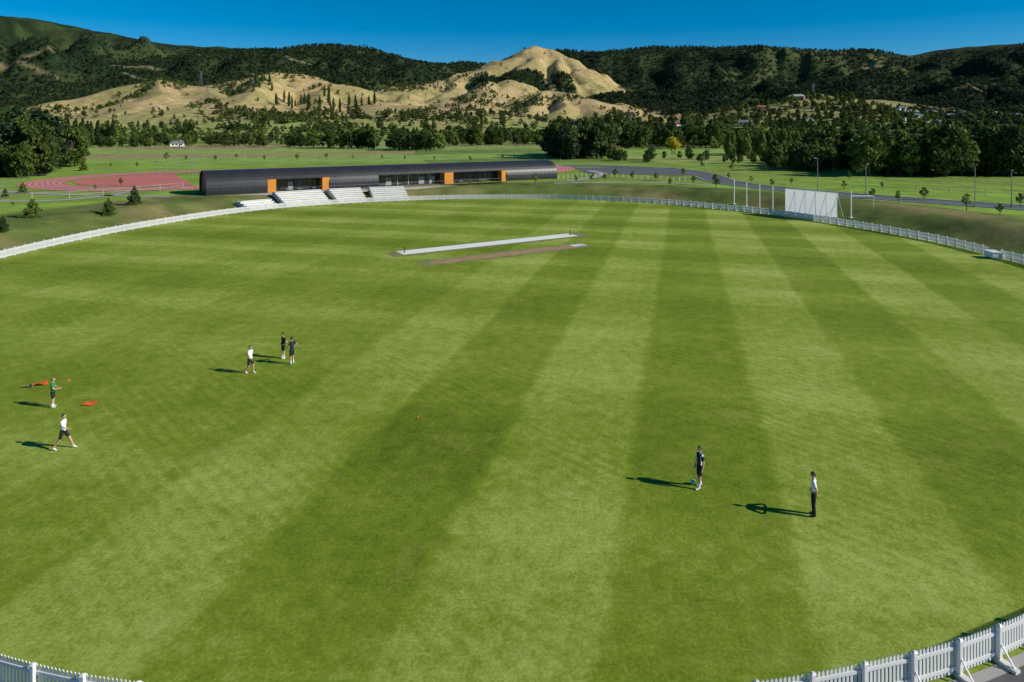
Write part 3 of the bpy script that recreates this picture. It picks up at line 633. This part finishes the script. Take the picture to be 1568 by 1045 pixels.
# ---------------------------------------------------------------- lamps, pylons, houses
def lamp(X_,Y_,h,rot):
    mb=MB(); mb.tube((0,0,-.3),(0,0,h),.09,.05,8); mb.box((0,0,.1),(.16,.16,.1)); mb.tube((0,0,h-.05),(1.3,0,h+.12),.035,.03,6); mb.box((1.55,0,h+.12),(.38,.13,.05),top=.6)
    o=mb.obj('street_lamp',[M_steel],loc=(X_,Y_,hz(X_,Y_))); o.rotation_euler=(0,0,rot)
for X_,Y_,h in ((60,134,7.2),(70.5,136,6.0),(78,115,6.8),(84.5,115.5,6),(55,195,7.5),(-31,180,7),(0,260,10),(-60,300,11),(24,190,6)): lamp(X_,Y_,h,random.uniform(0,6.28))
def pylon(X_,Y_,h):
    mb=MB(); w=h*.12; lv=[(0,1),(.3,.68),(.55,.42),(.75,.25),(1,.12)]
    for (a,wa),(b_,wb) in zip(lv[:-1],lv[1:]):
        cs=[(-1,-1),(1,-1),(1,1),(-1,1)]
        for i in range(4):
            p=(cs[i][0]*w*wa,cs[i][1]*w*wa,a*h);q_=(cs[i][0]*w*wb,cs[i][1]*w*wb,b_*h); j=(i+1)%4; r_=(cs[j][0]*w*wb,cs[j][1]*w*wb,b_*h)
            mb.tube(p,q_,.16,.14,4,cap=False); mb.tube(p,r_,.09,.09,4,cap=False)
    for zz,aw in ((.72,.2),(.84,.24),(.95,.17)): mb.tube((-h*aw,0,h*zz),(h*aw,0,h*zz),.12,.12,4); mb.tube((-h*aw,0,h*zz),(0,0,h*(zz+.05)),.08,.08,4); mb.tube((h*aw,0,h*zz),(0,0,h*(zz+.05)),.08,.08,4)
    mb.obj('power_pylon',[M_steel],loc=(X_,Y_,hz(X_,Y_)-.5))
for px_,D_,h in ((308,1120,28),(318,1000,22),(965,900,22),(1245,1150,22),(652,1250,20)): pylon((px_-784)/F*D_,D_,h)
M_roofs=[mat('roof_'+n_,c_,.6) for n_,c_ in (('grey',(.18,.19,.2)),('red',(.25,.09,.06)),('pale',(.5,.5,.48)),('green',(.1,.15,.12)))]
M_walls=[mat('wall_'+n_,c_,.8) for n_,c_ in (('white',(.7,.69,.65)),('cream',(.55,.48,.36)),('brick',(.3,.15,.1)))]
def house(X_,Y_,s,rot,wm=None,rm=None):
    mb=MB(); w,d,h=6*s,4*s,1.5*s
    mb.box((0,0,h),(w,d,h)); e=.5; zr=2*h; rr=1.8*s
    A_=[(-w-e,-d-e,zr-.1),(w+e,-d-e,zr-.1),(w+e,d+e,zr-.1),(-w-e,d+e,zr-.1)]; r1=(-w*.7,0,zr+rr);r2=(w*.7,0,zr+rr)
    mb.poly([A_[0],A_[1],r2,r1],1);mb.poly([A_[1],A_[2],r2],1);mb.poly([A_[2],A_[3],r1,r2],1);mb.poly([A_[3],A_[0],r1],1);mb.poly(A_[::-1],1)
    for u_ in (-.6,-.15,.45):
        for sg in (-1,1): mb.box((u_*w,sg*(d+.02),h*1.1),(.9*s,.03,.55*s),mi=2)
    mb.box((w*.2,-d-.02,h*.7),(.45*s,.04,.7*h),mi=3); mb.box((w*.4,.8,zr+rr*.9),(.3,.3,.7),mi=0)
    o=mb.obj('house',[wm or random.choice(M_walls),rm or random.choice(M_roofs),M_glass,M_dark],loc=(X_,Y_,hz(X_,Y_)+.3)); o.rotation_euler=(0,0,rot)
house((272-784)/F*470,470,.8,.5,M_walls[0],M_roofs[0])
for i in range(60):
    D_=random.uniform(500,1150); px_=random.uniform(1370,1640) if i<48 else random.uniform(1000,1390); house((px_-784)/F*D_,D_,random.uniform(1.1,1.9),random.uniform(-.6,.6))
for px_,D_ in ((860,560),(700,620),(1195,600),(1225,560),(150,560)): house((px_-784)/F*D_,D_,1,random.uniform(-.5,.5))

# ---------------------------------------------------------------- people
M_skin=mat('skin',(.50,.29,.20),.55,.05); M_hair=mat('hair_dark',(.035,.022,.015),.6); M_hairb=mat('hair_blond',(.22,.13,.06),.6)
M_navy=mat('cloth_navy',(.012,.014,.025),.85); M_black=mat('cloth_black',(.012,.012,.013),.85); M_wht=mat('cloth_white',(.75,.76,.78),.85); M_green=mat('cloth_green',(.02,.22,.07),.8); M_eye=mat('eye',(.02,.015,.01),.3); M_sock=mat('sock_white',(.7,.7,.7),.8)
BASEP=dict(pel=(0,0,.96),spi=(0,0,1.14),che=(0,.005,1.33),nec=(0,0,1.475),hb=(0,.012,1.55),
 ls=(-.175,0,1.41),le=(-.235,-.02,1.13),lw=(-.25,.06,.88),rs=(.175,0,1.41),re=(.235,-.02,1.13),rw=(.25,.06,.88),
 lh=(-.095,0,.90),lk=(-.11,.02,.50),la=(-.12,-.02,.085),rh=(.095,0,.90),rk=(.11,.02,.50),ra=(.12,-.02,.085))
RAD=dict(pel=.145,spi=.135,che=.155,nec=.055,hb=.05,ls=.08,le=.05,lw=.03,rs=.08,re=.05,rw=.03,lh=.115,lk=.07,la=.042,rh=.115,rk=.07,ra=.042)
def person(name,loc_,rot,height,pose,top,bottom,longs=False,sock=None,hair=None,shoe=None,sleeve=.6,headturn=0,trim=None):
    J={k_:Vector(v_) for k_,v_ in BASEP.items()}; 
    for k_,v_ in pose.items(): J[k_]=Vector(v_)
    Rd=dict(RAD)
    if longs: Rd['lk']=Rd['rk']=.085; Rd['la']=Rd['ra']=.07
    names=list(J.keys()); V=[J[k_] for k_ in names]; rd=[Rd[k_] for k_ in names]; ix={k_:i for i,k_ in enumerate(names)}
    E=[('pel','spi','top'),('spi','che','top'),('che','nec','top'),('nec','hb','skin'),('che','ls','top'),('ls','le','arm'),('le','lw','skin'),('che','rs','top'),('rs','re','arm'),('re','rw','skin'),
       ('pel','lh','bot'),('lh','lk','thigh'),('lk','la','calf'),('pel','rh','bot'),('rh','rk','thigh'),('rk','ra','calf')]
    segs=[(ix[a],ix[b_],l) for a,b_,l in E]
    def addv(p,r): V.append(Vector(p)); rd.append(r); return len(V)-1
    for s_,sg in (('l',-1),('r',1)):
        an=J[s_+'a']; fd=Vector((sg*.04,1,0)).normalized()
        hl=addv(an-fd*.05+Vector((0,0,-an.z+.04)),.036); bl=addv(an+fd*.11+Vector((0,0,-an.z+.037)),.040); to=addv(an+fd*.19+Vector((0,0,-an.z+.03)),.028)
        segs+= [(ix[s_+'a'],hl,'shoe'),(ix[s_+'a'],bl,'shoe'),(bl,to,'shoe')]
        w=J[s_+'w'];d=(w-J[s_+'e']).normalized(); side=Vector((0,1,0)) if abs(d.y)<.8 else Vector((1,0,0)); side=(side-d*side.dot(d)).normalized(); nrm_=d.cross(side)
        pm=addv(w+d*.05,.032); segs.append((ix[s_+'w'],pm,'skin'))
        for fi,(off,ln) in enumerate(((-.030,.062),(-.010,.072),(.010,.078),(.030,.070))):
            b1=addv(w+d*.095+side*off,.0095); b2=addv(w+d*(.095+ln*.55)+side*off*1.15+nrm_*(.012*-sg),.0085); b3=addv(w+d*(.095+ln*.9)+side*off*1.1+nrm_*(.03*-sg),.0075); segs+= [(pm,b1,'skin'),(b1,b2,'skin'),(b2,b3,'skin')]
        t1=addv(w+d*.05+side*.042,.012); t2=addv(w+d*.085+side*.062+nrm_*(.01*-sg),.009); segs+= [(pm,t1,'skin'),(t1,t2,'skin')]
    me_=bpy.data.meshes.new('tmp'); me_.from_pydata(V,[(a,b_) for a,b_,l in segs],[]); o=bpy.data.objects.new('tmp',me_); COL.objects.link(o)
    md=o.modifiers.new('s','SKIN'); md.use_smooth_shade=True
    sv=me_.skin_vertices[0].data
    for i,r in enumerate(rd): sv[i].radius=(r,r*(.72 if i in (ix['spi'],ix['che'],ix['pel']) else 1))
    for i in range(len(rd)): sv[i].use_root=(i==0)
    sb=o.modifiers.new('ss','SUBSURF'); sb.levels=2; sb.render_levels=2
    dg=bpy.context.evaluated_depsgraph_get(); ev=o.evaluated_get(dg); fin=bpy.data.meshes.new_from_object(ev); bpy.data.objects.remove(o)
    import bmesh
    bm=bmesh.new(); bm.from_mesh(fin)
    mats=[M_skin,top,bottom,sock or M_skin,shoe or M_white,hair or M_hair,M_eye,trim or top]
    for f in bm.faces:
        cc=f.calc_center_median(); best=1e9;lab='skin';tb=0
        for a,b_,l in segs:
            p=V[a];q_=V[b_];e_=q_-p; t=max(0,min(1,(cc-p).dot(e_)/max(e_.length_squared,1e-9))); d=(cc-p-e_*t).length-(rd[a]*(1-t)+rd[b_]*t)
            if d<best: best=d;lab=l;tb=t
        f.material_index={'skin':0,'top':1,'bot':2,'shoe':4}.get(lab,0)
        if lab=='arm': f.material_index=1 if tb<sleeve else 0
        if lab=='thigh': f.material_index=2 if (longs or tb<.85) else 0
        if lab=='calf': f.material_index=2 if longs else (3 if tb>.55 else 0)
        if lab=='top' and cc.z<J['pel'].z-.02: f.material_index=2
        if trim and lab=='top' and abs(cc.x)>.12: f.material_index=7
        f.smooth=True
    hc=J['hb']+Vector((0,.018,.105)); rotm=Matrix.Rotation(headturn,4,'Z')
    def ell(c_,r_,mi,sub=3,shape=None):
        res=bmesh.ops.create_icosphere(bm,subdivisions=sub,radius=1)
        vs=res['verts']
        for v_ in vs:
            p=v_.co.copy()
            if shape: p=shape(p)
            v_.co=hc+(rotm@Vector((c_[0]+p.x*r_[0],c_[1]+p.y*r_[1],c_[2]+p.z*r_[2])))
        for f in {f for v_ in vs for f in v_.link_faces}: f.material_index=mi; f.smooth=True
    def skull(p):
        q_=p.copy()
        if p.z<0: q_.x*=1-.28*(-p.z); q_.y*=1-.12*(-p.z)
        g_=math.exp(-((p.x/.16)**2+((p.z+.12)/.22)**2)) if p.y>0 else 0; q_.y+=.16*g_
        for sx in (-.4,.4): q_.y-=.06*math.exp(-(((p.x-sx)/.2)**2+((p.z-.05)/.14)**2)) if p.y>0 else 0
        return q_
    ell((0,0,0),(.076,.096,.118),0,3,skull)
    def cap(p):
        q_=p.copy()
        if p.y>.25 and p.z<.45: q_*=.86
        if p.z<-.35: q_*=.8
        return q_
    ell((0,-.008,.012),(.084,.103,.120),5,3,cap)
    for sx in (-1,1): ell((sx*.030,.082,.006),(.012,.008,.008),6,1); ell((sx*.078,-.005,-.012),(.010,.018,.030),0,2)
    ell((0,.086,-.058),(.022,.007,.006),6,1)
    sc_=height/1.775
    bmesh.ops.scale(bm,vec=(sc_,)*3,verts=bm.verts)
    zmin=min(v_.co.z for v_ in bm.verts); bmesh.ops.translate(bm,vec=(0,0,-zmin+.004),verts=bm.verts)
    out=bpy.data.meshes.new(name)
    for m_ in mats: out.materials.append(m_)
    bm.to_mesh(out); bm.free()
    ob=bpy.data.objects.new(name,out); COL.objects.link(ob); ob.location=(loc_[0],loc_[1],0); ob.rotation_euler=(0,0,rot); return ob
HIPS=dict(le=(-.40,-.10,1.17),lw=(-.20,.06,1.03),re=(.40,-.10,1.17),rw=(.20,.06,1.03))
RHIP=dict(re=(.40,-.10,1.17),rw=(.20,.06,1.03))
def gp(px_,yb): s=15.5/(yb-195); return ((px_-784)*s,F*s)
person('standing_player',gp(434,549),2.3,1.70,dict(HIPS,lk=(-.13,.03,.5),la=(-.17,-.01,.085)),M_navy,M_black,hair=M_hair,sock=M_sock)
person('standing_player',gp(447,558),1.2,1.80,dict(RHIP,le=(-.22,.08,1.14),lw=(-.12,.24,1.08)),M_navy,M_black,sock=M_sock)
person('walking_player',gp(383,572),-1.9,1.76,dict(lk=(-.10,.17,.53),la=(-.10,.16,.085),rk=(.11,-.03,.50),ra=(.12,-.28,.12),le=(-.24,-.12,1.15),lw=(-.25,-.05,.9),re=(.24,.1,1.14),rw=(.22,.27,.98)),M_wht,M_black)
person('player_in_green',gp(81,624),-1.2,1.64,dict(le=(-.24,.08,1.15),lw=(-.13,.30,1.10),re=(.24,.08,1.15),rw=(.12,.30,1.12)),M_green,M_navy,hair=M_hairb,sock=M_sock)
person('running_player',gp(97,688),-1.45,1.70,dict(lk=(-.11,.24,.54),la=(-.12,.42,.10),rk=(.11,-.12,.50),ra=(.12,-.42,.14),le=(-.25,-.14,1.16),lw=(-.26,.02,.95),re=(.25,.14,1.15),rw=(.2,.34,1.1)),M_wht,M_black,sleeve=.7)
person('player_with_ball',gp(1072,747),1.9,1.80,dict(lk=(-.11,.10,.50),la=(-.13,.14,.085),ra=(.13,-.12,.085),le=(-.24,.0,1.13),re=(.23,-.03,1.13)),M_navy,M_black,sock=M_sock,hair=M_hair,trim=M_wht)
person('coach_in_trousers',gp(1246,790),1.2,1.75,dict(HIPS),M_wht,M_black,longs=True,hair=M_hair,shoe=M_dark)
def ball(name,px_,yb,c_):
    import bmesh
    bm=bmesh.new(); bmesh.ops.create_icosphere(bm,subdivisions=4,radius=.11)
    for i,f in enumerate(bm.faces): f.smooth=True; f.material_index=1 if (math.sin(f.calc_center_median().x*60)*math.sin(f.calc_center_median().z*60)>.25) else 0
    me_=bpy.data.meshes.new(name); me_.materials.append(c_); me_.materials.append(M_wht); bm.to_mesh(me_); o=bpy.data.objects.new(name,me_); COL.objects.link(o); X_,Y_=gp(px_,yb); o.location=(X_,Y_,.114)
ball('football',1061,742,mat('ball_green',(.1,.6,.35),.4))
def cloth(name,px_,yb,w,l,rot,mt,h=.06,cut=0):
    X_,Y_=gp(px_,yb); mb=MB(); n=10
    P=[[None]*(n+1) for _ in range(n+1)]
    for i in range(n+1):
        for j in range(n+1): P[i][j]=((i/n-.5)*w*(1+.05*math.sin(j*.7)),(j/n-.5)*l*(1-cut*(i/n)),.02+h*(.5+.5*math.sin(i*.5+j*.35)))
    for i in range(n):
        for j in range(n): mb.poly([P[i][j],P[i+1][j],P[i+1][j+1],P[i][j+1]])
    o=mb.obj(name,[mt],loc=(X_,Y_,0),smooth=True); o.rotation_euler=(0,0,rot)
cloth('orange_training_bib',138,619,.62,.60,.15,M_redpl,.05)
cloth('training_bag',62,590,.75,.6,.5,M_redpl,.16,.5); cloth('dropped_shirt',45,593,.55,.4,.2,mat('cloth_grey',(.25,.24,.22),.8),.10,.3)
def cone_marker(px_,yb,h=.28,r=1.0):
    X_,Y_=gp(px_,yb); mb=MB(); mb.box((0,0,.015),(.13*r,.13*r,.012)); mb.tube((0,0,.027),(0,0,h),.09*r,.02*r,14); mb.tube((0,0,h*.5),(0,0,h*.65),.063*r,.05*r,14,mi=1,cap=False); mb.obj('marker_cone',[M_redpl,M_wht],loc=(X_,Y_,0))
for a in ((378,572,.10,.7),(640,641,.16,.3),(105,583,.10,.7)): cone_marker(*a)
for X_,Y_ in ((-13.3,84.3),(8.3,97.8),):
    mb=MB()
    for i in (-1,0,1): mb.tube((i*.1,0,0),(i*.1,0,.71),.019,.019,8)
    mb.tube((-.11,0,.72),(.11,0,.72),.012,.012,6); mb.box((0,0,.02),(.2,.08,.015)); o=mb.obj('cricket_stumps',[M_dark],loc=(X_,Y_,.016)); o.rotation_euler=(0,0,2.1)

# ---------------------------------------------------------------- light, sky, camera
sd=Vector((.966,-.26,0)).normalized()*math.cos(math.radians(30))+Vector((0,0,math.sin(math.radians(30))))
sl=bpy.data.lights.new('sun','SUN'); sl.energy=5.0; sl.angle=math.radians(.5); sl.color=(1,.94,.82); so=bpy.data.objects.new('sun',sl); COL.objects.link(so); so.rotation_euler=(-sd).to_track_quat('-Z','Y').to_euler()
w=bpy.data.worlds.new('World'); scene.world=w; w.use_nodes=True; nt=w.node_tree; bg=nt.nodes['Background']; sk=nt.nodes.new('ShaderNodeTexSky'); sk.sky_type='NISHITA'; sk.sun_disc=False
sk.sun_elevation=math.radians(30); sk.sun_rotation=math.atan2(sd.x,sd.y); sk.altitude=2500; sk.air_density=1.0; sk.dust_density=.05; sk.ozone_density=4.0
hs=nt.nodes.new('ShaderNodeHueSaturation'); hs.inputs['Saturation'].default_value=1.5; hs.inputs['Hue'].default_value=.493; hs.inputs['Value'].default_value=.95; nt.links.new(sk.outputs[0],hs.inputs['Color']); nt.links.new(hs.outputs[0],bg.inputs[0]); bg.inputs[1].default_value=.095
cam=bpy.data.cameras.new('camera'); cam.lens=24; cam.sensor_width=36; cam.shift_y=-.209; cam.clip_end=20000; cam.clip_start=.5; co_=bpy.data.objects.new('camera',cam); COL.objects.link(co_); co_.location=(0,0,15.5); co_.rotation_euler=(math.radians(90),0,0); scene.camera=co_
scene.view_settings.view_transform='Standard'; scene.view_settings.look='None'; scene.view_settings.exposure=0
